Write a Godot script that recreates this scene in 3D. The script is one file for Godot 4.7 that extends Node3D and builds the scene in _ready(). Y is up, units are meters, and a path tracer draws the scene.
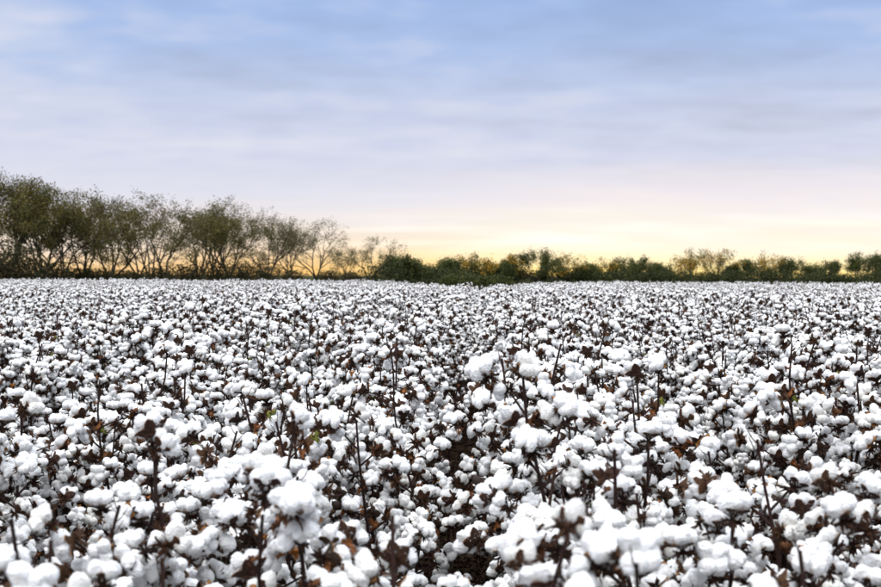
extends Node3D
# A ripe cotton field at dusk, seen along the rows from just above the canopy, with a line of trees behind it.

const EYE := Vector3(0.07, 1.46, 0.0)
const FOCAL_PX := 1224.0            # of the 881-pixel-wide photograph
const ROW_GAP := 1.0
const FIELD_END := 76.0
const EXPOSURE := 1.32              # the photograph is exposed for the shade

var rng := RandomNumberGenerator.new()
var noise := FastNoiseLite.new()
var taken := {}
var mat := {}
var bolls := []          # boll shapes: {locks: [mesh], whole: mesh, bur: mesh, ...}
var leaves := []         # dry leaf shapes

# ---------------------------------------------------------------- mesh building
class Builder:
	var v := PackedVector3Array()
	var c := PackedColorArray()
	var idx := PackedInt32Array()

	func tube(pts: Array, radii: Array, sides: int, col: Color) -> void:
		var base := v.size()
		var n := pts.size()
		for i in n:
			var a: Vector3 = pts[maxi(i - 1, 0)]
			var b: Vector3 = pts[mini(i + 1, n - 1)]
			var d := (b - a).normalized()
			var side := d.cross(Vector3(0.31, 0.1, 0.94)).normalized()
			var up := side.cross(d)
			for k in sides:
				var t := TAU * k / sides
				v.append(pts[i] + (side * cos(t) + up * sin(t)) * radii[i])
				c.append(col)
		for i in n - 1:
			for k in sides:
				var a := base + i * sides + k
				var b := base + i * sides + (k + 1) % sides
				idx.append_array([a, b, a + sides, b, b + sides, a + sides])
		# closed ends
		for e in [0, n - 1]:
			var m := v.size()
			v.append(pts[e])
			c.append(col)
			for k in sides:
				var a: int = base + e * sides + k
				var b: int = base + e * sides + (k + 1) % sides
				if e == 0:
					idx.append_array([m, b, a])
				else:
					idx.append_array([m, a, b])

	func add_blob(at: Vector3, basis: Basis, rings: int, segs: int, nz: FastNoiseLite, off: float, rough: float, taper: float, col: Color) -> void:
		var base := v.size()
		for r in rings + 1:
			var th := PI * r / rings
			var m := 1 if (r == 0 or r == rings) else segs
			for s in m:
				var ph := TAU * (s + 0.5 * (r % 2)) / segs
				var p := Vector3(sin(th) * cos(ph), cos(th), sin(th) * sin(ph))
				var k := 1.0 + rough * nz.get_noise_3d(p.x * 30.0 + off, p.y * 30.0, p.z * 30.0) + 0.26 * rough * nz.get_noise_3d(p.x * 110.0, p.y * 110.0 + off, p.z * 110.0) + (0.13 * rough * nz.get_noise_3d(p.x * 330.0 + off, p.y * 330.0, p.z * 330.0) if segs > 12 else 0.0)
				var w := 1.0 - taper * (0.5 - 0.5 * p.y)
				v.append(at + basis * (Vector3(p.x * w, p.y, p.z * w) * k))
				c.append(col)
		var row := func(r: int, s: int) -> int:
			if r == 0:
				return base
			if r == rings:
				return base + 1 + (rings - 1) * segs
			return base + 1 + (r - 1) * segs + s % segs
		for r in rings:
			for s in segs:
				var a: int = row.call(r, s)
				var b: int = row.call(r, s + 1)
				var d: int = row.call(r + 1, s)
				var e: int = row.call(r + 1, s + 1)
				if r > 0:
					idx.append_array([a, b, d])
				if r < rings - 1:
					idx.append_array([b, e, d])

	# loose fibres that stand off a lock
	func fuzz(at: Vector3, basis: Basis, count: int, r: RandomNumberGenerator, col: Color) -> void:
		for i in count:
			var d := Vector3(r.randfn(), r.randfn(), r.randfn()).normalized()
			var p := at + basis * (d * 0.93)
			var out := (basis * d).normalized()
			var along := (out * r.randf_range(0.35, 1.0) + Vector3(r.randfn(), r.randfn() - 0.5, r.randfn()) * 0.55).normalized()
			var side := along.cross(out + Vector3(0.01, 0.02, 0.03)).normalized() * 0.0004
			var n := v.size()
			var ln := r.randf_range(0.004, 0.010)
			var mid := p + along * ln * 0.6 + out * 0.0012
			var tip := p + along * ln + Vector3(0, -0.0014, 0)
			v.append_array([p - side, p + side, mid + side * 0.7, mid - side * 0.7, tip])
			c.append_array([col, col, col, col, col])
			idx.append_array([n, n + 1, n + 2, n, n + 2, n + 3, n + 3, n + 2, n + 4])

	# a thin shell: a strip of points with half-widths; the two faces take two colours
	func shell(pts: Array, across: Array, thick: Array, outer: Color, inner: Color) -> void:
		var base := v.size()
		for i in pts.size():
			for f in 2:
				var off: Vector3 = thick[i] * (0.5 if f == 0 else -0.5)
				for s in [-1.0, 0.0, 1.0]:
					v.append(pts[i] + across[i] * s + off + (thick[i] * 2.6 * s * s))
					c.append(outer if f == 1 else inner)
		for i in pts.size() - 1:
			for f in 2:
				for k in 2:
					var a := base + i * 6 + f * 3 + k
					var b := a + 1
					var d := a + 6
					var e := b + 6
					if f == 0:
						idx.append_array([a, d, b, b, d, e])
					else:
						idx.append_array([a, b, d, b, e, d])

	func take(o: Builder, t: Transform3D) -> void:
		var base := v.size()
		v.append_array(t * o.v)
		c.append_array(o.c)
		for i in o.idx:
			idx.append(base + i)

	func arrays() -> Array:
		var n := PackedVector3Array()
		n.resize(v.size())
		for i in range(0, idx.size(), 3):
			var a := v[idx[i]]
			var f := (v[idx[i + 2]] - a).cross(v[idx[i + 1]] - a)
			n[idx[i]] += f
			n[idx[i + 1]] += f
			n[idx[i + 2]] += f
		for i in n.size():
			n[i] = n[i].normalized() if n[i].length_squared() > 1e-20 else Vector3.UP
		var out := []
		out.resize(Mesh.ARRAY_MAX)
		out[Mesh.ARRAY_VERTEX] = v
		out[Mesh.ARRAY_NORMAL] = n
		out[Mesh.ARRAY_COLOR] = c
		out[Mesh.ARRAY_INDEX] = idx
		return out

	func mesh(m: Material) -> ArrayMesh:
		var am := ArrayMesh.new()
		am.add_surface_from_arrays(Mesh.PRIMITIVE_TRIANGLES, arrays())
		am.surface_set_material(0, m)
		return am


func numbered(called: String) -> String:
	var k: int = taken.get(called, 0)
	taken[called] = k + 1
	return called if k == 0 else "%s_%03d" % [called, k]

func tag(o: Node, label: String, category := "", group := "", kind := "") -> void:
	if label: o.set_meta("label", label)
	if category: o.set_meta("category", category)
	if group: o.set_meta("group", group)
	if kind: o.set_meta("kind", kind)

func part(called: String, m: Mesh, parent: Node, t := Transform3D()) -> MeshInstance3D:
	var o := MeshInstance3D.new()
	o.name = called
	o.mesh = m
	o.transform = t
	parent.add_child(o, true)
	return o

func rnd(a: float, b: float) -> float:
	return rng.randf_range(a, b)

func lin(r: float, g: float, b: float) -> Color:
	return Color(r, g, b)

func srgb(r: float, g: float, b: float) -> Color:
	return Color(r / 255.0, g / 255.0, b / 255.0).srgb_to_linear()

# ---------------------------------------------------------------- the lay of the land
func ground_y(x: float, z: float) -> float:
	var d := -z
	var y := 0.0
	# a shallow drainage swale runs out through the far end of the field
	var s := smoothstep(28.0, 70.0, d) * exp(-pow((x + 0.2) / 3.0, 2.0)) * 0.36
	y -= s
	y += 0.05 * noise.get_noise_2d(x * 2.0, z * 2.0)
	return y

# ---------------------------------------------------------------- sky
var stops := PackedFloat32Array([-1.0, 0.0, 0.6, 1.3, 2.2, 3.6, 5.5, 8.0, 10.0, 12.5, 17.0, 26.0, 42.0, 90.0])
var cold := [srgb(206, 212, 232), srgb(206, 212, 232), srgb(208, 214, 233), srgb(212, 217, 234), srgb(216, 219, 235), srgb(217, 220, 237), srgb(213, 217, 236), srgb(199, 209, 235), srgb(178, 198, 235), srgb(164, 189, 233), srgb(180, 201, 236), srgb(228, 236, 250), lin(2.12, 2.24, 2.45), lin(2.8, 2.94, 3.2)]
var lft := [srgb(252, 186, 88), srgb(254, 198, 112), srgb(255, 214, 154), srgb(255, 233, 208), srgb(246, 236, 232), srgb(228, 228, 239)]
var rgt := [lin(1.3, 0.78, 0.14), lin(1.3, 0.88, 0.22), lin(1.25, 1.0, 0.5), lin(1.15, 1.02, 0.80), srgb(255, 249, 238), srgb(246, 238, 240)]
var veil := srgb(232, 232, 241)

func sky_color(az: float, el: float, dir: Vector3) -> Color:
	# clouds drift as thin sheets: look the sheet up where the ray meets it
	var p := Vector2(dir.x, dir.z) / (dir.y + 0.115)
	var n1 := noise.get_noise_3d(p.x * 9.0, p.y * 24.0, 10.0)
	var n2 := noise.get_noise_3d(p.x * 48.0, p.y * 72.0, 55.0)
	var n3 := noise.get_noise_3d(p.x * 170.0, p.y * 190.0, 90.0)
	var n4 := noise.get_noise_3d(p.x * 30.0, p.y * 100.0, 130.0)
	var cloud := n1 * 0.65 + n2 * 0.5 + n3 * 0.36 + maxf(0.0, n4 - 0.05) * 0.5
	var e := rad_to_deg(el)
	var ew := e + (n1 * 1.1 + n2 * 0.5) * clampf(e / 3.0, 0.3, 1.0)
	var warm := exp(-pow((az - 0.12) / 1.1, 2.0) * 0.5)
	var right := smoothstep(-0.20, 0.12, az)
	var i := 0
	while i < stops.size() - 2 and ew > stops[i + 1]:
		i += 1
	var t := clampf((ew - stops[i]) / (stops[i + 1] - stops[i]), 0.0, 1.0)
	var a: Color = cold[i]
	var b: Color = cold[i + 1]
	if i < 6:
		a = a.lerp(lft[i].lerp(rgt[i], right), warm)
	if i < 5:
		b = b.lerp(lft[i + 1].lerp(rgt[i + 1], right), warm)
	var col := a.lerp(b, t)
	var k := cloud * smoothstep(0.3, 5.0, e)
	if k > 0.0:
		col = col.lerp(veil * maxf(1.0, col.b * 1.02), clampf(k * 0.95, 0.0, 0.85))
	else:
		col = col * (1.0 + k * 0.25 * lerpf(1.0, smoothstep(2.5, 7.0, e), warm))
	# thin lit edges low in the sky
	var low := exp(-pow((e - 1.9) / 1.3, 2.0)) * warm
	col = col * (1.0 + low * (maxf(n2, -0.1) * 0.14 + maxf(n4, -0.1) * 0.2))
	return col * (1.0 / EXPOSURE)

func make_sky() -> Sky:
	var w := 4096
	var h := 2048
	var strip := 260                           # rows above the horizon at full detail (about 23 degrees)
	var im := Image.create_empty(w, h, false, Image.FORMAT_RGBF)
	im.fill(Color(0.10, 0.10, 0.08))
	# upper sky at a quarter of the detail
	var uh := (h / 2 - strip) / 4
	var up := PackedFloat32Array()
	up.resize(w / 4 * uh * 3)
	var o := 0
	for y in uh:
		var el := PI * (0.5 - (y * 4 + 2.0) / h)
		for x in w / 4:
			var az := ((x * 4 + 2.0) / w - 0.5) * TAU
			var c := sky_color(az, el, Vector3(sin(az) * cos(el), sin(el), -cos(az) * cos(el)))
			up[o] = c.r
			up[o + 1] = c.g
			up[o + 2] = c.b
			o += 3
	var ui := Image.create_from_data(w / 4, uh, false, Image.FORMAT_RGBF, up.to_byte_array())
	ui.resize(w, uh * 4, Image.INTERPOLATE_BILINEAR)
	im.blit_rect(ui, Rect2i(0, 0, w, uh * 4), Vector2i.ZERO)
	# the strip: full detail in front, half detail elsewhere
	for pass_ in 2:
		var x0 := 0 if pass_ == 0 else 1664
		var x1 := w if pass_ == 0 else 2432
		var step := 4 if pass_ == 0 else 1
		var sw := (x1 - x0) / step
		var sh := strip / step
		var data := PackedFloat32Array()
		data.resize(sw * sh * 3)
		o = 0
		for y in sh:
			var el := PI * (0.5 - (h / 2 - strip + (y + 0.5) * step) / h)
			for x in sw:
				var az := ((x0 + (x + 0.5) * step) / w - 0.5) * TAU
				var c := sky_color(az, el, Vector3(sin(az) * cos(el), sin(el), -cos(az) * cos(el)))
				data[o] = c.r
				data[o + 1] = c.g
				data[o + 2] = c.b
				o += 3
		var si := Image.create_from_data(sw, sh, false, Image.FORMAT_RGBF, data.to_byte_array())
		if step > 1:
			si.resize(sw * step, sh * step, Image.INTERPOLATE_BILINEAR)
		im.blit_rect(si, Rect2i(0, 0, sw * step, sh * step), Vector2i(x0, h / 2 - strip))
	# the panorama starts at -z: move the middle there
	var turned := Image.create_empty(w, h, false, Image.FORMAT_RGBF)
	turned.blit_rect(im, Rect2i(w / 2, 0, w / 2, h), Vector2i.ZERO)
	turned.blit_rect(im, Rect2i(0, 0, w / 2, h), Vector2i(w / 2, 0))
	var m := PanoramaSkyMaterial.new()
	m.panorama = ImageTexture.create_from_image(turned)
	var s := Sky.new()
	s.sky_material = m
	return s

# ---------------------------------------------------------------- materials
func noise_tex(freq: float, size: int, octaves: int, sd: int) -> NoiseTexture2D:
	var n := FastNoiseLite.new()
	n.seed = sd
	n.frequency = freq
	n.fractal_octaves = octaves
	var t := NoiseTexture2D.new()
	t.width = size
	t.height = size
	t.seamless = true
	t.noise = n
	return t

func plain(rough: float, spec := 0.3) -> StandardMaterial3D:
	var m := StandardMaterial3D.new()
	m.vertex_color_use_as_albedo = true
	m.roughness = rough
	m.metallic_specular = spec
	m.cull_mode = BaseMaterial3D.CULL_DISABLED
	return m

func make_materials() -> void:
	var cotton := plain(1.0, 0.1)
	cotton.heightmap_enabled = true
	cotton.heightmap_scale = 0.4
	cotton.heightmap_texture = noise_tex(0.05, 256, 4, 5)
	cotton.uv1_triplanar = true
	cotton.uv1_scale = Vector3.ONE * 14.0
	cotton.rim_enabled = true
	cotton.rim = 0.35
	cotton.backlight_enabled = true
	cotton.backlight = Color(0.42, 0.42, 0.42)
	var ct := noise_tex(0.022, 256, 4, 31)
	var cr := Gradient.new()
	cr.set_color(0, Color(0.80, 0.68, 0.52))
	cr.set_color(1, Color(1, 1, 1))
	cr.add_point(0.12, Color(0.90, 0.83, 0.72))
	cr.add_point(0.22, Color(1, 1, 1))
	ct.color_ramp = cr
	cotton.albedo_texture = ct
	mat.cotton = cotton
	mat.cotton_far = plain(1.0, 0.1)
	mat.cotton_far.backlight_enabled = true
	mat.cotton_far.backlight = Color(0.42, 0.42, 0.42)
	var bark := plain(0.75)
	var bt := noise_tex(0.05, 128, 3, 8)
	var ramp := Gradient.new()
	ramp.set_color(0, Color(0.62, 0.60, 0.58))
	ramp.set_color(1, Color(1, 1, 1))
	bt.color_ramp = ramp
	bark.albedo_texture = bt
	bark.uv1_triplanar = true
	bark.uv1_scale = Vector3.ONE * 22.0
	mat.bark = bark
	mat.husk = plain(0.7)
	var dry := plain(0.8)
	dry.backlight_enabled = true
	dry.backlight = Color(0.20, 0.10, 0.05)
	mat.leaf = dry
	mat.trunk = plain(0.9)
	var tl := plain(0.7)
	tl.backlight_enabled = true
	tl.backlight = Color(0.50, 0.46, 0.14)
	mat.foliage = tl
	var soil := plain(1.0, 0.1)
	var st := noise_tex(0.02, 512, 5, 12)
	var sr := Gradient.new()
	sr.set_color(0, Color(0.55, 0.55, 0.55))
	sr.set_color(1, Color(1, 1, 1))
	st.color_ramp = sr
	soil.albedo_texture = st
	soil.uv1_triplanar = true
	soil.uv1_scale = Vector3.ONE * 0.9
	soil.heightmap_enabled = true
	soil.heightmap_scale = 4.0
	soil.heightmap_texture = noise_tex(0.03, 512, 5, 13)
	mat.soil = soil

# ---------------------------------------------------------------- cotton
const WHITE := Color(0.89, 0.89, 0.88)

func frame_from(dir: Vector3) -> Basis:
	var y := dir.normalized()
	var x := y.cross(Vector3(0.2, 0.35, 0.91)).normalized()
	return Basis(x, y, x.cross(y))

func make_boll(k: int) -> Dictionary:
	# the boll's own axes: its stalk meets the origin; it leans towards +x by «tilt»
	var tilt := deg_to_rad([8, 22, 35, 48, 60, 72, 84, 96, 30, 50, 66, 18, 110, 40][k])
	var droop: float = [0.1, 0.25, 0.5, 0.3, 0.6, 0.8, 0.5, 0.7, 0.9, 0.15, 0.35, 0.55, 0.4, 1.1][k]
	var count := 5 if k % 3 != 1 else 4
	var axis := Vector3(sin(tilt), cos(tilt), 0)
	var tint: Color = WHITE if k % 5 != 4 else Color(0.885, 0.872, 0.835)
	var fr := frame_from(axis)
	var spec := []
	for i in count:
		var ph := TAU * (i + rnd(-0.13, 0.13)) / count + k
		var beta := deg_to_rad(rnd(44, 68))
		var radial := fr.x * cos(ph) + fr.z * sin(ph)
		var dir := axis * cos(beta) + radial * sin(beta)
		var lon := rnd(0.020, 0.0255)
		var at := axis * 0.014 + dir * rnd(0.017, 0.022)
		var hang := droop * rnd(0.3, 0.9)
		if k in [5, 8, 13] and i % 2 == 0:
			lon *= rnd(1.2, 1.55)
			hang += 0.5
		at.y -= hang * 0.011
		var along := (dir + Vector3(0, -hang * 0.8, 0)).normalized()
		var b := frame_from(along)
		spec.append([at, Basis(b.x * rnd(0.0185, 0.0225), b.y * lon, b.z * rnd(0.017, 0.021)), rnd(0, 900), rnd(0.1, 0.35)])
	var out := {"locks": [], "whole": null, "b_mid": Builder.new(), "b_low": Builder.new()}
	var whole := Builder.new()
	for s in spec:
		var one := Builder.new()
		one.add_blob(s[0], s[1], 18, 24, noise, s[2], 0.30, s[3], tint)
		one.fuzz(s[0], s[1], 70, rng, tint)
		out.locks.append(one.mesh(mat.cotton))
		whole.add_blob(s[0], s[1], 10, 14, noise, s[2], 0.30, s[3], tint)
		whole.fuzz(s[0], s[1], 26, rng, tint)
		out.b_mid.add_blob(s[0], s[1], 5, 7, noise, s[2], 0.28, s[3], tint)
	for j in 3:
		var s: Array = spec[j]
		var b: Basis = s[1]
		out.b_low.add_blob(s[0] * 1.05, b.scaled(Vector3.ONE * 1.12), 3, 5, noise, s[2], 0.25, 0.2, tint)
	out.whole = whole.mesh(mat.cotton)
	# the dry bur: pointed shells behind the cotton, and three crumpled bracts
	var bur := Builder.new()
	var low := Builder.new()
	var dark := lin(0.022, 0.012, 0.008).lerp(lin(0.064, 0.030, 0.016), rng.randf())
	var tan_ := lin(0.46, 0.22, 0.065).lerp(lin(0.10, 0.05, 0.025), rng.randf())
	for i in count:
		var ph := TAU * (i + 0.5 + rnd(-0.1, 0.1)) / count + k
		var radial := fr.x * cos(ph) + fr.z * sin(ph)
		var side := axis.cross(radial)
		var pts := []
		var acr := []
		var thk := []
		var reach := rnd(0.030, 0.040)
		for j in 5:
			var t := j / 4.0
			pts.append(axis * (-0.006 + 0.030 * t - 0.012 * t * t) + radial * (0.003 + reach * t) + Vector3(0, -0.004 * droop * t, 0))
			acr.append(side * (0.0025 + 0.0125 * sin(PI * pow(t, 0.8))) * (1.0 if j < 4 else 0.2))
			thk.append((axis * 0.8 - radial * 0.5).normalized() * 0.0016)
		bur.shell(pts, acr, thk, dark, tan_)
		low.shell([pts[0], pts[2], pts[4]], [acr[0], acr[2], acr[4]], [thk[0], thk[2], thk[4]], dark, tan_)
	for i in 3:
		for f in 5:
			var ph := TAU * (i + (f - 2) * 0.13 + rnd(-0.04, 0.04)) / 3.0 + k * 2.0
			var radial := fr.x * cos(ph) + fr.z * sin(ph)
			var side := axis.cross(radial)
			var reach := 0.027 * (1.0 - 0.10 * absf(f - 2.0)) * rnd(0.7, 1.1)
			var curl := rnd(-0.016, 0.016)
			var pts := []
			var acr := []
			var thk := []
			for j in 4:
				var t := j / 3.0
				pts.append(axis * (-0.011 - 0.008 * t + curl * t * t) + radial * (0.004 + reach * t) + side * rnd(-0.002, 0.002))
				acr.append(side * [0.002, 0.0055, 0.0035, 0.0004][j] + axis * rnd(-0.002, 0.002))
				thk.append(axis * 0.0010)
			bur.shell(pts, acr, thk, dark * rnd(0.9, 1.4), dark * rnd(1.1, 1.7))
	bur.tube([axis * -0.026 + Vector3(0, -0.004, 0), axis * -0.004], [0.0022, 0.005], 5, dark)
	out.bur = bur.mesh(mat.husk)
	out.b_bur = bur
	out.b_bur_low = low
	return out

func make_leaf(k: int) -> Dictionary:
	# a dry three-lobed leaf, curled; its stalk meets the origin and it hangs outwards to +x
	var cols := [lin(0.044, 0.021, 0.011), lin(0.062, 0.027, 0.013), lin(0.032, 0.017, 0.010), lin(0.15, 0.056, 0.019), lin(0.34, 0.13, 0.028), lin(0.15, 0.16, 0.030), lin(0.10, 0.042, 0.018), lin(0.20, 0.072, 0.022)]
	var b := Builder.new()
	var nu := 9
	var nv := 7
	var ln := rnd(0.021, 0.038)
	var curl := rnd(0.8, 1.8)
	for i in nu:
		for j in nv:
			var u := i / (nu - 1.0)
			var w := (j / (nv - 1.0) - 0.5) * 2.0
			var half := ln * 0.55 * (sin(PI * pow(u, 0.6)) + 0.03) * (1.0 + 0.5 * noise.get_noise_2d(u * 160.0, k * 90.0 + signf(w) * 40.0))
			var fold := curl * 1.1 * w                      # the blade rolls in from its edges
			var crumple := Vector3(noise.get_noise_2d(u * 110.0 + k * 50, w * 70.0), noise.get_noise_2d(u * 110.0 + 400 + k * 50, w * 70.0), noise.get_noise_2d(u * 110.0, w * 70.0 + 700)) * ln * 0.5
			var q := Vector3(0.012 + ln * u, half * (1.0 - cos(fold)) / curl - 0.6 * ln * u * u, half * sin(fold) / curl) + crumple * smoothstep(0.0, 0.3, u)
			b.v.append(q)
			b.c.append(cols[k] * (1.0 + 0.9 * noise.get_noise_2d(u * 200.0 + k * 30, w * 130.0 + 90)))
	for i in nu - 1:
		for j in nv - 1:
			var a := i * nv + j
			b.idx.append_array([a, a + nv, a + 1, a + 1, a + nv, a + nv + 1])
	b.tube([Vector3(-0.004, 0.006, 0), Vector3(0.006, 0.004, 0), Vector3(0.013, 0, 0)], [0.0011, 0.001, 0.001], 4, cols[k] * 0.7)
	return {"mesh": b.mesh(mat.leaf), "b": b}

# one plant worked out as data: stem, branches, where bolls and leaves sit
func plan_plant(k: int, rusty := false) -> Dictionary:
	var hgt := rnd(0.97, 1.14)
	var lean := Vector2.from_angle(rnd(0, TAU)) * rnd(0.0, 0.10)
	var bark := lin(0.026, 0.013, 0.010).lerp(lin(0.048, 0.022, 0.016), rng.randf())
	var p := {"stem": Builder.new(), "branches": [], "bolls": [], "leaves": [], "closed": []}
	var at_h := func(t: float) -> Vector3:
		return Vector3(lean.x * t * t + 0.016 * sin(t * 11.0 + k), hgt * t, lean.y * t * t + 0.016 * cos(t * 9.0 + k * 2))
	var pts := []
	var rad := []
	for i in 11:
		var t := i / 10.0
		pts.append(at_h.call(t) if i > 0 else Vector3(0, -0.05, 0))
		rad.append(lerpf(0.0092, 0.0032, t))
	p.stem.tube(pts, rad, 6, bark)
	var turn := rnd(0, TAU)
	var count := 16 + k % 4
	for i in count:
		var t := lerpf(0.20, [0.86, 0.95, 0.88, 0.92][k % 4], pow(maxf(0.0, i + rnd(-0.2, 0.2)) / count, 0.85))
		turn += 2.4 + rnd(-0.35, 0.35)
		var reach := lerpf(0.33, 0.125, t) * rnd(0.75, 1.25)
		var rise := rnd(0.35, 0.95) + (0.5 if t > 0.85 else 0.0)
		var out := Vector3(cos(turn), 0, sin(turn))
		var q: Vector3 = at_h.call(t)
		var b := Builder.new()
		var bp := [q]
		var br := [lerpf(0.0050, 0.0034, t)]
		var joints := 3 if reach > 0.13 else 2
		var side := out.cross(Vector3.UP)
		for j in joints:
			var dir := (out + Vector3.UP * rise + side * (0.45 if j % 2 == 0 else -0.45) * rnd(0.3, 1.0)).normalized()
			q = q + dir * reach / joints
			rise *= 0.72
			bp.append(q)
			br.append(br[0] * (1.0 - 0.22 * (j + 1)))
			# a boll at nearly every joint; a few joints hold a leaf or a closed pod
			var roll := rng.randf()
			var yaw := turn + rnd(-1.1, 1.1)
			if roll < (0.92 if not rusty else 0.62):
				var tr := Transform3D(Basis(Vector3.UP, -yaw).scaled(Vector3.ONE * rnd(0.72, 1.0)), q + dir * 0.018)
				p.bolls.append([rng.randi_range(0, 13), tr])
			elif roll > 0.99:
				p.closed.append(Transform3D(frame_from(dir + Vector3.UP * 0.6), q))
			if rng.randf() < (0.30 if not rusty else 0.85):
				p.leaves.append([([0, 0, 1, 2, 2, 6, 6, 3, 7, 4] if not rusty else [0, 1, 6, 6, 3, 3, 7, 7, 4, 1])[rng.randi_range(0, 9)] if rng.randf() < 0.955 else 5, Transform3D(Basis(Vector3.UP, -(yaw + rnd(1.2, 3.0))) * Basis(Vector3.RIGHT, rnd(-0.7, 0.7)), q - dir * rnd(0.0, 0.03))])
		b.tube(bp, br, 5, bark * rnd(0.9, 1.2))
		p.branches.append(b)
	# the tip: a boll, or a bare top with a leaf scrap
	if k % 3 == 1:
		p.bolls.append([rng.randi_range(0, 4), Transform3D(Basis(Vector3.UP, rnd(0, TAU)).scaled(Vector3.ONE * rnd(0.75, 0.95)), at_h.call(1.0) + Vector3(0, 0.016, 0))])
	else:
		# short bare twigs where the last leaves fell
		for i in 3:
			var q: Vector3 = at_h.call(0.94 + 0.025 * i)
			var a := rnd(0, TAU)
			var e := q + Vector3(cos(a) * 0.03, rnd(0.015, 0.04), sin(a) * 0.03)
			p.stem.tube([q, (q + e) * 0.5 + Vector3(0, -0.005, 0), e], [0.0016, 0.0013, 0.0011], 4, bark)
		if k % 4 == 2:
			p.leaves.append([[0, 2, 6][k % 3], Transform3D(Basis(Vector3.UP, rnd(0, TAU)).scaled(Vector3.ONE * 0.5), at_h.call(0.93))])
	return p

func pod_mesh() -> Builder:
	var b := Builder.new()
	var col := lin(0.035, 0.022, 0.016)
	b.add_blob(Vector3(0, 0.022, 0), Basis.from_scale(Vector3(0.013, 0.019, 0.013)), 6, 8, noise, 5.0, 0.12, -0.0, col)
	b.tube([Vector3(0, 0.036, 0), Vector3(0, 0.048, 0)], [0.006, 0.0006], 6, col)
	for i in 3:
		var r := Vector3(cos(TAU * i / 3), 0, sin(TAU * i / 3))
		var s := Vector3.UP.cross(r)
		var pts := []
		var acr := []
		var thk := []
		for j in 4:
			var t := j / 3.0
			pts.append(r * (0.004 + 0.017 * t) + Vector3.UP * (0.030 * t - 0.006 * t * t))
			acr.append(s * (0.003 + 0.012 * sin(PI * pow(t, 0.7))))
			thk.append(r * -0.0012)
		b.shell(pts, acr, thk, col * 1.4, col * 1.8)
	return b

func build_plant(p: Dictionary, fine: bool) -> Node3D:
	var o := Node3D.new()
	o.name = "cotton_plant"
	part("stem", p.stem_mesh, o)
	for m in p.branch_meshes:
		part("branch", m, o)
	for q in p.bolls:
		var s: Dictionary = bolls[q[0]]
		if fine:
			var n := Node3D.new()
			n.name = "boll"
			n.transform = q[1]
			o.add_child(n, true)
			for m in s.locks:
				part("cotton_lock", m, n)
			part("bur", s.bur, n)
		else:
			part("bur", s.bur, part("boll", s.whole, o, q[1]))
	for q in p.leaves:
		part("leaf", leaves[q[0]].mesh, o, q[1])
	for t in p.closed:
		part("closed_pod", p.pod, o, t)
	return o

# one plant joined into one mesh, for the mass of plants too far to tell apart
func joined_plant(p: Dictionary, lod: int) -> ArrayMesh:
	var white := Builder.new()
	var brown := Builder.new()
	brown.take(p.stem, Transform3D())
	for b in p.branches:
		brown.take(b, Transform3D())
	for q in p.bolls:
		var s: Dictionary = bolls[q[0]]
		white.take(s.b_mid if lod == 0 else s.b_low, q[1])
		brown.take(s.b_bur if lod == 0 else s.b_bur_low, q[1])
	for q in p.leaves:
		brown.take(leaves[q[0]].b, q[1])
	var am := ArrayMesh.new()
	am.add_surface_from_arrays(Mesh.PRIMITIVE_TRIANGLES, white.arrays())
	am.surface_set_material(0, mat.cotton if lod == 0 else mat.cotton_far)
	am.add_surface_from_arrays(Mesh.PRIMITIVE_TRIANGLES, brown.arrays())
	am.surface_set_material(1, mat.husk)
	return am

const ORD := ["first", "second", "third", "fourth", "fifth", "sixth", "seventh", "eighth", "ninth", "tenth", "eleventh", "twelfth", "thirteenth", "fourteenth", "fifteenth", "sixteenth", "seventeenth", "eighteenth", "nineteenth"]
const TENS := ["", "", "twent", "thirt", "fort", "fift", "sixt", "sevent", "eight", "ninet"]

func ordinal(n: int) -> String:
	if n < 20:
		return ORD[n - 1]
	if n >= 100:
		return "hundred-and-" + ordinal(n - 100) if n > 100 else "hundredth"
	return TENS[n / 10] + "ieth" if n % 10 == 0 else TENS[n / 10] + "y-" + ORD[n % 10 - 1]

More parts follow.
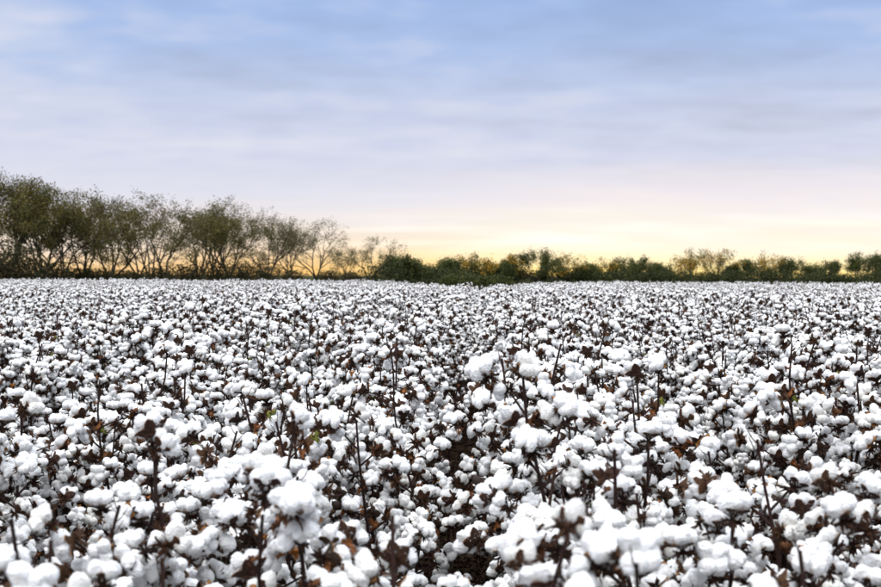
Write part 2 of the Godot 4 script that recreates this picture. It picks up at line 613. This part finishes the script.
func make_cotton() -> void:
	for k in 14:
		bolls.append(make_boll(k))
	for k in 8:
		leaves.append(make_leaf(k))
	var pod := pod_mesh()
	var pod_m := pod.mesh(mat.husk)
	var protos := []
	for k in 19:
		var p := plan_plant(k, k >= 16)
		p.pod = pod_m
		p.stem_mesh = p.stem.mesh(mat.bark)
		p.branch_meshes = []
		for b in p.branches:
			p.branch_meshes.append(b.mesh(mat.bark))
		p.fine = build_plant(p, true)
		p.coarse = build_plant(p, false)
		protos.append(p)
	# stand the plants in their rows
	var half_x := 441.0 / FOCAL_PX
	var cam_yaw := deg_to_rad(1.87)
	var near := []
	var mid := []
	var far := []
	var row_n := 60
	for r in range(-row_n, row_n):
		var x0 := (r + 0.5) * ROW_GAP
		var z := 2.0
		while z > -FIELD_END:
			var d0 := -z
			z -= rnd(0.07, 0.15) * (1.0 if d0 < 40.0 else 1.25)
			var x := x0 + (rnd(-0.24, 0.24) + rnd(-0.14, 0.14)) * (1.05 if d0 < 7.0 else 1.0) + 0.14 * noise.get_noise_2d(z * 8.0, r * 60.0)
			# in the camera's own frame
			var cx := (x - EYE.x) * cos(cam_yaw) - z * sin(cam_yaw)
			var cd := -z * cos(cam_yaw) - (x - EYE.x) * sin(cam_yaw)
			var lim := half_x * maxf(cd, 0.0)
			if absf(cx) > lim * 1.08 + 2.6:
				continue
			var thin := noise.get_noise_2d(x * 30.0, z * 30.0)
			if thin < -0.42:
				continue
			var t := Transform3D(Basis(Vector3.UP, rnd(0, TAU)).scaled(Vector3.ONE * (rnd(0.89, 1.07) + 0.11 * noise.get_noise_2d(x * 6.0, z * 6.0))), Vector3(x, ground_y(x, z), z))
			# patches of plants that kept more of their dead leaves
			var rust := noise.get_noise_2d(x * 22.0 + 300.0, z * 9.0) > 0.30 or rng.randf() < 0.03 or (x < -0.05 and x > -0.95 and z < -6.3 and z > -9.4 and rng.randf() < 0.6)
			var pick := rng.randi_range(16, 18) if rust else rng.randi_range(0, 15)
			var item := {"d": cd, "r": r, "t": t, "k": pick, "rust": rust, "x": cx, "z": z}
			if cd > 1.2 and cd < 16.0 and absf(cx) < lim + 0.10:
				near.append(item)
			elif cd < 26.0:
				mid.append(item)
			else:
				far.append(item)
	near.sort_custom(func(a, b): return a.d < b.d)
	while near.size() > 300:
		mid.append(near.pop_back())
	print("reach of single plants ", near[-1].d, " mid ", mid.size(), " far ", far.size())
	var in_row := {}
	for it in near:
		var p: Dictionary = protos[it.k]
		var fine: bool = it.d < 3.4
		var o: Node3D = (p.fine if fine else p.coarse).duplicate()
		o.name = numbered("cotton_plant")
		o.transform = it.t
		add_child(o, true)
		var n: int = in_row.get(it.r, 0) + 1
		in_row[it.r] = n
		var which := ""
		if it.r >= 0:
			which = "%s row right of the middle furrow" % ordinal(it.r + 1)
		else:
			which = "%s row left of the middle furrow" % ordinal(-it.r)
		tag(o, "%s cotton plant from the front, %s%s" % [ordinal(n), "rusty-leaved, " if it.rust else "", which], "cotton plant", "nearest cotton plants of the field rows")
	for p in protos:
		p.fine.free()
		p.coarse.free()
	# everything beyond: one mass
	var field := Node3D.new()
	field.name = "cotton_crop"
	add_child(field)
	tag(field, "mass of white cotton plants filling the field behind the nearest ones", "cotton crop", "", "stuff")
	for lod in 2:
		var list := mid if lod == 0 else far
		var kinds := 12 if lod == 0 else 8
		var by := {}
		for it in list:
			by.get_or_add(it.k if it.rust else it.k % kinds, []).append(it.t)
		for k in by:
			var mm := MultiMesh.new()
			mm.transform_format = MultiMesh.TRANSFORM_3D
			mm.mesh = joined_plant(protos[k], lod)
			mm.instance_count = by[k].size()
			for i in by[k].size():
				mm.set_instance_transform(i, by[k][i])
			var mi := MultiMeshInstance3D.new()
			mi.name = "plants"
			mi.multimesh = mm
			mi.set_meta("kind", "stuff")
			field.add_child(mi, true)
	# dead leaves and scraps lying in the furrows
	var lm := MultiMesh.new()
	lm.transform_format = MultiMesh.TRANSFORM_3D
	lm.mesh = leaves[2].mesh
	lm.instance_count = 9000
	for i in 9000:
		var z := -rnd(0.3, 14.0)
		var x := rnd(-3.5, 3.5) if i % 2 == 0 else rng.randfn() * 0.3
		var b := Basis(Vector3.UP, rnd(0, TAU)) * Basis(Vector3.RIGHT, rnd(-1.2, 1.2))
		lm.set_instance_transform(i, Transform3D(b.scaled(Vector3.ONE * rnd(0.6, 1.1)), Vector3(x, ground_y(x, z) + 0.012, z)))
	var lo := MultiMeshInstance3D.new()
	lo.name = "leaf_litter"
	lo.multimesh = lm
	add_child(lo)
	tag(lo, "dead brown leaves littering the soil between the rows", "leaf litter", "", "stuff")

# ---------------------------------------------------------------- trees
func place(px: float, depth: float) -> Vector3:
	# a spot on the ground at that depth, below that column of the photograph
	var yaw := deg_to_rad(1.87)
	var cx := (px - 440.5) / FOCAL_PX * depth
	var x := EYE.x + cx * cos(yaw) - depth * sin(yaw)
	var z := -depth * cos(yaw) - cx * sin(yaw)
	return Vector3(x, 0.0, z)

func leaf_face(b: Builder, at: Vector3, size: float, col: Color) -> void:
	var d := Vector3(rng.randfn(), rng.randfn() - 0.5, rng.randfn()).normalized()
	var s := d.cross(Vector3(rng.randfn(), rng.randfn(), rng.randfn())).normalized()
	var n := b.v.size()
	b.v.append_array([at - d * size, at + s * size * 0.45, at + d * size, at - s * size * 0.45])
	b.c.append_array([col, col, col, col])
	b.idx.append_array([n, n + 1, n + 2, n, n + 2, n + 3])

# limbs fork upwards from low down, as the open trees of the photograph do
func grow(b: Builder, at: Vector3, dir: Vector3, length: float, radius: float, level: int, top: int, tips: Array, wander: float, bark: Color) -> void:
	var pts := [at]
	var rad := [radius]
	var q := at
	var d := dir
	var steps := 4 if level < 2 else 3
	for i in steps:
		d = (d + Vector3(rng.randfn(), rng.randfn() * 0.6 + 0.16, rng.randfn()) * wander).normalized()
		q += d * length / steps
		pts.append(q)
		rad.append(lerpf(radius, radius * 0.55, (i + 1.0) / steps))
		if level < top and i >= 1:
			var forks := 1 if i < steps - 1 else 2
			for f in forks:
				var side := d.cross(Vector3(rng.randfn(), rng.randfn(), rng.randfn())).normalized()
				var nd := (d * 0.8 + side * rnd(0.4, 0.85) + Vector3.UP * 0.12).normalized()
				grow(b, q, nd, length * rnd(0.52, 0.74), rad[-1] * 0.66, level + 1, top, tips, wander, bark)
		if level >= top - 1:
			tips.append(q)
	b.tube(pts, rad, 5 if level < 2 else 3, bark)

func make_tree(called: String, label: String, spot: Vector3, o: Dictionary, group: String) -> Node3D:
	var root := Node3D.new()
	root.name = numbered(called)
	root.position = spot
	add_child(root)
	tag(root, label, "tree", group)
	var h: float = o.h
	var bark: Color = o.get("bark", lin(0.035, 0.028, 0.022))
	var tips := []
	var n: int = o.get("stems", 3)
	var low: float = o.get("fork", 0.14) * h
	var trunk := Builder.new()
	var r0: float = o.get("r", 0.022) * h
	trunk.tube([Vector3(0, -0.3, 0), Vector3(0, low * 0.5, 0), Vector3(rnd(-0.1, 0.1), low, 0)], [r0 * 1.25, r0, r0 * 0.85], 7, bark)
	part("trunk", trunk.mesh(mat.trunk), root)
	var turn := rnd(0, TAU)
	for i in n:
		turn += TAU / n + rnd(-0.4, 0.4)
		var open: float = o.get("open", 0.5) * rnd(0.45, 1.15)
		var d := Vector3(cos(turn) * open, 1.0, sin(turn) * open).normalized()
		var b := Builder.new()
		grow(b, Vector3(0, low * rnd(0.6, 0.95), 0), d, h * o.get("reach", 0.46), r0 * 0.62, 0, o.get("top", 3), tips, o.get("wander", 0.17), bark)
		part("limb", b.mesh(mat.trunk), root)
	# fit the height, then hang the leaves
	var peak := 0.1
	for t in tips:
		peak = maxf(peak, t.y)
	var fit := h / (peak + 0.25)
	for c in root.get_children():
		c.scale = Vector3(1, 1, 1) * fit
	var crown := Builder.new()
	var per: int = o.get("leaves", 20)
	var size: float = o.get("size", 0.10)
	var spread: float = o.get("spread", 0.32)
	var cols: Array = o.cols
	var bare: float = o.get("bare", 0.2)
	for t in tips:
		var q: Vector3 = t * fit
		if rng.randf() < bare or q.y < h * o.get("skirt", 0.28):
			continue
		var thick := clampf(0.9 + 1.5 * noise.get_noise_3d(q.x * 18.0 + spot.x, q.y * 18.0, q.z * 18.0), 0.15, 1.8)
		var tone: Color = cols[rng.randi_range(0, cols.size() - 1)] * rnd(0.8, 1.2)
		for j in int(per * thick):
			var off := Vector3(rng.randfn(), rng.randfn() * 0.75, rng.randfn()) * spread
			leaf_face(crown, q + off, size * rnd(0.6, 1.3), tone * rnd(0.8, 1.2))
	if crown.v.size():
		part("crown", crown.mesh(mat.foliage), root)
	return root

func make_shrub(called: String, label: String, spot: Vector3, w: float, h: float, count: int, size: float, cols: Array, group: String) -> void:
	var root := Node3D.new()
	root.name = numbered(called)
	root.position = spot
	add_child(root)
	tag(root, label, "shrub", group)
	var stems := Builder.new()
	var crown := Builder.new()
	var n := 7
	for i in n:
		var a := rnd(0, TAU)
		var tip := Vector3(cos(a) * w * 0.4 * rnd(0.3, 1), h * rnd(0.55, 0.95), sin(a) * w * 0.4 * rnd(0.3, 1))
		stems.tube([Vector3(tip.x * 0.1, -0.2, tip.z * 0.1), tip * Vector3(0.6, 0.5, 0.6), tip], [0.05, 0.035, 0.012], 4, lin(0.03, 0.024, 0.018))
	for i in count:
		var u := Vector3(rng.randfn(), rng.randfn(), rng.randfn()).normalized() * pow(rng.randf(), 0.45)
		var lump := 1.0 + 0.75 * noise.get_noise_3d(u.x * 55.0 + spot.x * 9.0, u.y * 55.0, u.z * 55.0)
		var q := Vector3(u.x * w * 0.5 * lump, h * 0.48 + u.y * h * 0.5 * lump, u.z * w * 0.5 * lump)
		if q.y < 0.0:
			continue
		leaf_face(crown, q, size * rnd(0.6, 1.3), cols[rng.randi_range(0, cols.size() - 1)] * rnd(0.75, 1.25))
	part("stem", stems.mesh(mat.trunk), root)
	part("crown", crown.mesh(mat.foliage), root)

func make_trees() -> void:
	var olive := [lin(0.100, 0.088, 0.024), lin(0.122, 0.100, 0.026), lin(0.068, 0.066, 0.022)]
	var grey := [lin(0.098, 0.086, 0.040), lin(0.118, 0.095, 0.040), lin(0.075, 0.070, 0.034)]
	var gold := [lin(0.40, 0.23, 0.030), lin(0.26, 0.18, 0.028), lin(0.48, 0.26, 0.03)]  # yellow leaf colour that also paints in the crowns' backlit golden glow
	var green := [lin(0.050, 0.064, 0.016), lin(0.075, 0.080, 0.018), lin(0.034, 0.046, 0.014)]
	var g1 := "open trees along the far side of the field"
	# column in the photograph, depth, top row in the photograph, and how it grows
	var rows := [
		[6, 88, 172, {"stems": 5, "open": 0.42, "cols": olive, "leaves": 34, "bare": 0.06, "skirt": 0.1}, "tallest dense olive tree at the left edge of the photo"],
		[40, 92, 181, {"stems": 5, "open": 0.45, "cols": olive, "leaves": 32, "bare": 0.08, "skirt": 0.16}, "dense olive tree second from the left edge, overlapping the tallest one"],
		[84, 98, 192, {"stems": 4, "open": 0.5, "cols": grey, "leaves": 24, "bare": 0.18, "skirt": 0.26}, "vase-shaped tree third from left with slanting bare lower trunks"],
		[112, 102, 191, {"stems": 4, "open": 0.5, "cols": olive, "leaves": 26, "bare": 0.14, "skirt": 0.26}, "leafy-topped tree fourth from left, dark trunks fanning from the base"],
		[138, 106, 199, {"stems": 3, "open": 0.55, "cols": grey, "leaves": 20, "bare": 0.22, "skirt": 0.28}, "thin tree fifth from left with orange sky showing between its limbs"],
		[164, 112, 194, {"stems": 3, "open": 0.42, "cols": grey, "leaves": 15, "bare": 0.34, "skirt": 0.28}, "airy grey tree sixth from left, its crown almost see-through"],
		[197, 118, 198, {"stems": 4, "open": 0.45, "cols": olive, "leaves": 28, "bare": 0.12, "skirt": 0.22}, "tree seventh from left with a narrow dark leafy head"],
		[229, 126, 201, {"stems": 5, "open": 0.5, "cols": olive, "leaves": 28, "bare": 0.12, "skirt": 0.2}, "broad dense tree in the middle of the left tree row"],
		[268, 138, 208, {"stems": 4, "open": 0.5, "cols": grey, "leaves": 18, "bare": 0.22, "skirt": 0.22}, "thinning brownish tree just right of the broad dense one"],
		[316, 156, 218, {"stems": 4, "open": 0.62, "cols": grey, "leaves": 15, "bare": 0.25, "skirt": 0.25}, "round see-through tree with visible limbs, second last of the row"],
		[62, 95, 190, {"stems": 4, "open": 0.4, "cols": olive, "leaves": 24, "bare": 0.15, "skirt": 0.3}, "slim tree squeezed between the second tree and the vase-shaped one"],
		[150, 121, 203, {"stems": 3, "open": 0.4, "cols": grey, "leaves": 18, "bare": 0.25, "skirt": 0.35}, "slender tree standing behind the thin and airy trees"],
		[213, 130, 205, {"stems": 4, "open": 0.45, "cols": olive, "leaves": 26, "bare": 0.12, "skirt": 0.2}, "shaded tree behind the narrow-headed and broad dense trees"],
		[290, 150, 220, {"stems": 4, "open": 0.5, "cols": grey, "leaves": 20, "bare": 0.2, "skirt": 0.15}, "low thin tree left of the round see-through one"],
		[346, 170, 246, {"stems": 3, "open": 0.6, "cols": grey, "leaves": 14, "bare": 0.3, "skirt": 0.2}, "faint low tree between the last two trees of the row"],
		[368, 186, 236, {"stems": 3, "open": 0.7, "cols": grey, "leaves": 14, "bare": 0.25, "skirt": 0.4}, "small thin-trunked tree ending the left tree row"],
	]
	for r in rows:
		var spot := place(r[0], r[1])
		var horizon: float = 279.0 + (r[0] - 440.0) * 0.0047
		var o: Dictionary = r[3]
		o.h = (horizon - r[2]) / FOCAL_PX * r[1] + EYE.y
		o.size = 0.085
		o.spread = 0.24
		o.leaves = int(o.leaves * 0.6)
		make_tree("field_edge_tree", r[4], spot, o, g1)
	# brush at the feet of that row
	var brush := [[4, 84, 2.6, 4.0], [24, 86, 2.4, 3.4], [52, 90, 2.4, 2.4], [78, 96, 2.0, 2.0], [100, 98, 2.6, 1.9], [128, 103, 2.6, 1.9], [160, 108, 2.8, 2.2], [188, 114, 2.8, 2.6], [215, 120, 3.0, 3.0], [240, 126, 3.2, 3.2], [262, 134, 3.4, 3.0], [290, 144, 3.2, 2.4], [330, 158, 3.4, 2.4], [352, 172, 3.0, 2.2]]
	var names := ["first", "second", "third", "fourth", "fifth", "sixth", "seventh", "eighth", "ninth", "tenth", "eleventh", "twelfth", "thirteenth", "fourteenth"]
	for i in brush.size():
		var b: Array = brush[i]
		make_shrub("undergrowth_shrub", "dark shrub at the feet of the left trees, %s from the left edge" % names[i], place(b[0], b[1]), b[2] * 1.25, b[3], 2600, 0.11, [lin(0.045, 0.044, 0.018), lin(0.03, 0.033, 0.015), lin(0.07, 0.05, 0.02)], "brush under the left trees")
	# the distant hedgerow on the right: leafy trees standing shoulder to shoulder
	var hedge := [
		[398, 210, 256, 26, 0, "round dense green tree just right of the small thin-trunked tree"],
		[414, 225, 264, 18, 0, "low green tree beside the round dense one near the photo's middle"],
		[444, 250, 259, 28, 0, "bright green bushy tree left of the dip in the cotton"],
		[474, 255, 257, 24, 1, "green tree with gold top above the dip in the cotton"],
		[497, 262, 262, 24, 0, "low dark green tree just right of the dip in the cotton"],
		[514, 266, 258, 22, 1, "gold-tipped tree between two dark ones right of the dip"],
		[536, 268, 250, 36, 0, "tallest dark rounded tree of the distant hedgerow"],
		[567, 272, 256, 28, 1, "yellow-glowing tree right beside the tallest rounded hedgerow tree"],
		[588, 276, 263, 22, 0, "small dark tree in the hedgerow's first low stretch"],
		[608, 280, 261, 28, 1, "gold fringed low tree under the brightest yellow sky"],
		[633, 282, 257, 34, 0, "wide dark tree in the hedgerow's middle"],
		[662, 286, 263, 30, 0, "low dark tree left of the airy golden pair"],
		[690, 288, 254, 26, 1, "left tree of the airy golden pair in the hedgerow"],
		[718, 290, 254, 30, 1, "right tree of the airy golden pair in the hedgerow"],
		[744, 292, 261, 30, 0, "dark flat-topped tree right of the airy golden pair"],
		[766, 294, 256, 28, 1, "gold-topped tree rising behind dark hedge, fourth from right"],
		[792, 296, 258, 32, 0, "dark hedgerow tree third from the right edge"],
		[826, 298, 262, 36, 0, "low broad dark hedgerow tree second from the right edge"],
		[862, 300, 254, 38, 0, "tall dark tree at the right edge of the photo"],
		[890, 302, 254, 36, 0, "dark tree cut off by the right edge of the photo"],
	]
	for r in hedge:
		var horizon: float = 277.0 + (r[0] - 440.0) * 0.0047
		var h: float = (horizon - r[2]) / FOCAL_PX * r[1] * (1.04 if r[4] == 0 else 1.16) + EYE.y
		var wide: float = r[3] / FOCAL_PX * r[1]
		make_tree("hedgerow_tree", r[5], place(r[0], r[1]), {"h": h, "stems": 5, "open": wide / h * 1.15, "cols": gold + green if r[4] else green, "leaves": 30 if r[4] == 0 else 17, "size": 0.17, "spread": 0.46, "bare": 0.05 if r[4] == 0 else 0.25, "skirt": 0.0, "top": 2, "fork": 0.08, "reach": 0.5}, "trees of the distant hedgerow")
	# low growth that closes the hedgerow's foot
	var k := 0
	for px in range(384, 900, 23):
		var dd := 205.0 + clampf((px - 384) / 120.0, 0.0, 1.0) * 60.0 + (px - 384) * 0.05
		make_shrub("hedge_shrub", "low dark shrub filling the distant hedgerow's foot, %s from its left end" % ordinal(k + 1), place(px + rnd(-7, 7), dd), rnd(36.0, 56.0) / FOCAL_PX * dd, rnd(2.3, 4.4), 2400, 0.2, [lin(0.034, 0.042, 0.014), lin(0.050, 0.058, 0.016), lin(0.026, 0.034, 0.012)], "shrubs at the foot of the distant hedgerow")
		k += 1
	for i in 4:
		make_shrub("swale_shrub", "low green shrub seen through the dip in the cotton, %s from left" % ordinal(i + 1), place([452, 468, 484, 502][i], 128.0 + i * 3.0), 2.6, 1.7, 1800, 0.11, green, "shrubs beyond the dip in the cotton")

# ---------------------------------------------------------------- ground
func make_ground() -> void:
	var b := Builder.new()
	var xs := []
	var zs := []
	var x := -60.0
	while x <= 60.0:
		xs.append(x)
		x += 0.5 if absf(x) < 6.0 else 2.0
	xs = [-2500.0, -900.0, -300.0, -140.0] + xs + [140.0, 300.0, 900.0, 2500.0]
	var z := 14.0
	while z > -150.0:
		zs.append(z)
		z -= 0.5 if z > -14.0 else 2.0
	zs = [1500.0, 400.0, 90.0, 30.0] + zs + [-220.0, -400.0, -900.0, -2600.0]
	for j in zs.size():
		for i in xs.size():
			b.v.append(Vector3(xs[i], ground_y(xs[i], zs[j]), zs[j]))
			var in_field: bool = zs[j] > -FIELD_END - 2.0
			b.c.append(lin(0.050, 0.032, 0.021) if in_field else lin(0.060, 0.062, 0.026))
	for j in zs.size() - 1:
		for i in xs.size() - 1:
			var a: int = j * xs.size() + i
			var d: int = a + xs.size()
			b.idx.append_array([a, d, a + 1, a + 1, d, d + 1])
	# front faces must look up
	for i in range(0, b.idx.size(), 3):
		var t := b.idx[i + 1]
		b.idx[i + 1] = b.idx[i + 2]
		b.idx[i + 2] = t
	var o := part("ground", b.mesh(mat.soil), self)
	tag(o, "dark brown field soil running out to rough grass", "", "", "structure")

# ----------------------------------------------------------------
func _ready() -> void:
	rng.seed = 20241
	noise.seed = 7
	noise.frequency = 0.02
	noise.fractal_octaves = 3
	# camera
	var cam := Camera3D.new()
	cam.name = "camera"
	var at := CameraAttributesPhysical.new()
	at.frustum_focal_length = 50.0
	at.frustum_focus_distance = 5.5
	at.exposure_aperture = 7.0
	cam.attributes = at
	cam.fov = 26.99
	cam.near = 0.05
	cam.far = 4000.0
	cam.position = EYE
	cam.rotation_order = EULER_ORDER_YXZ
	cam.rotation_degrees = Vector3(-0.82, 1.87, 0.27)
	add_child(cam)
	cam.current = true
	# sky, added fill light, exposure
	var env := Environment.new()
	env.background_mode = Environment.BG_SKY
	env.sky = make_sky()
	env.tonemap_mode = Environment.TONE_MAPPER_LINEAR
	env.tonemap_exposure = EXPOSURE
	env.sdfgi_enabled = true
	env.ssao_enabled = true
	env.ssil_enabled = true
	var we := WorldEnvironment.new()
	we.name = "world"
	we.environment = env
	add_child(we)
	var sky_fill := DirectionalLight3D.new()
	sky_fill.name = "sky_fill"
	sky_fill.light_color = Color(1.0, 0.985, 0.97)
	sky_fill.light_energy = 0.5
	sky_fill.light_angular_distance = 60.0
	sky_fill.shadow_enabled = true
	sky_fill.rotation_degrees = Vector3(-58.0, -25.0, 0.0)   # added fill light, standing for the soft high cloud sheet
	add_child(sky_fill)
	make_materials()
	make_ground()
	make_trees()
	make_cotton()
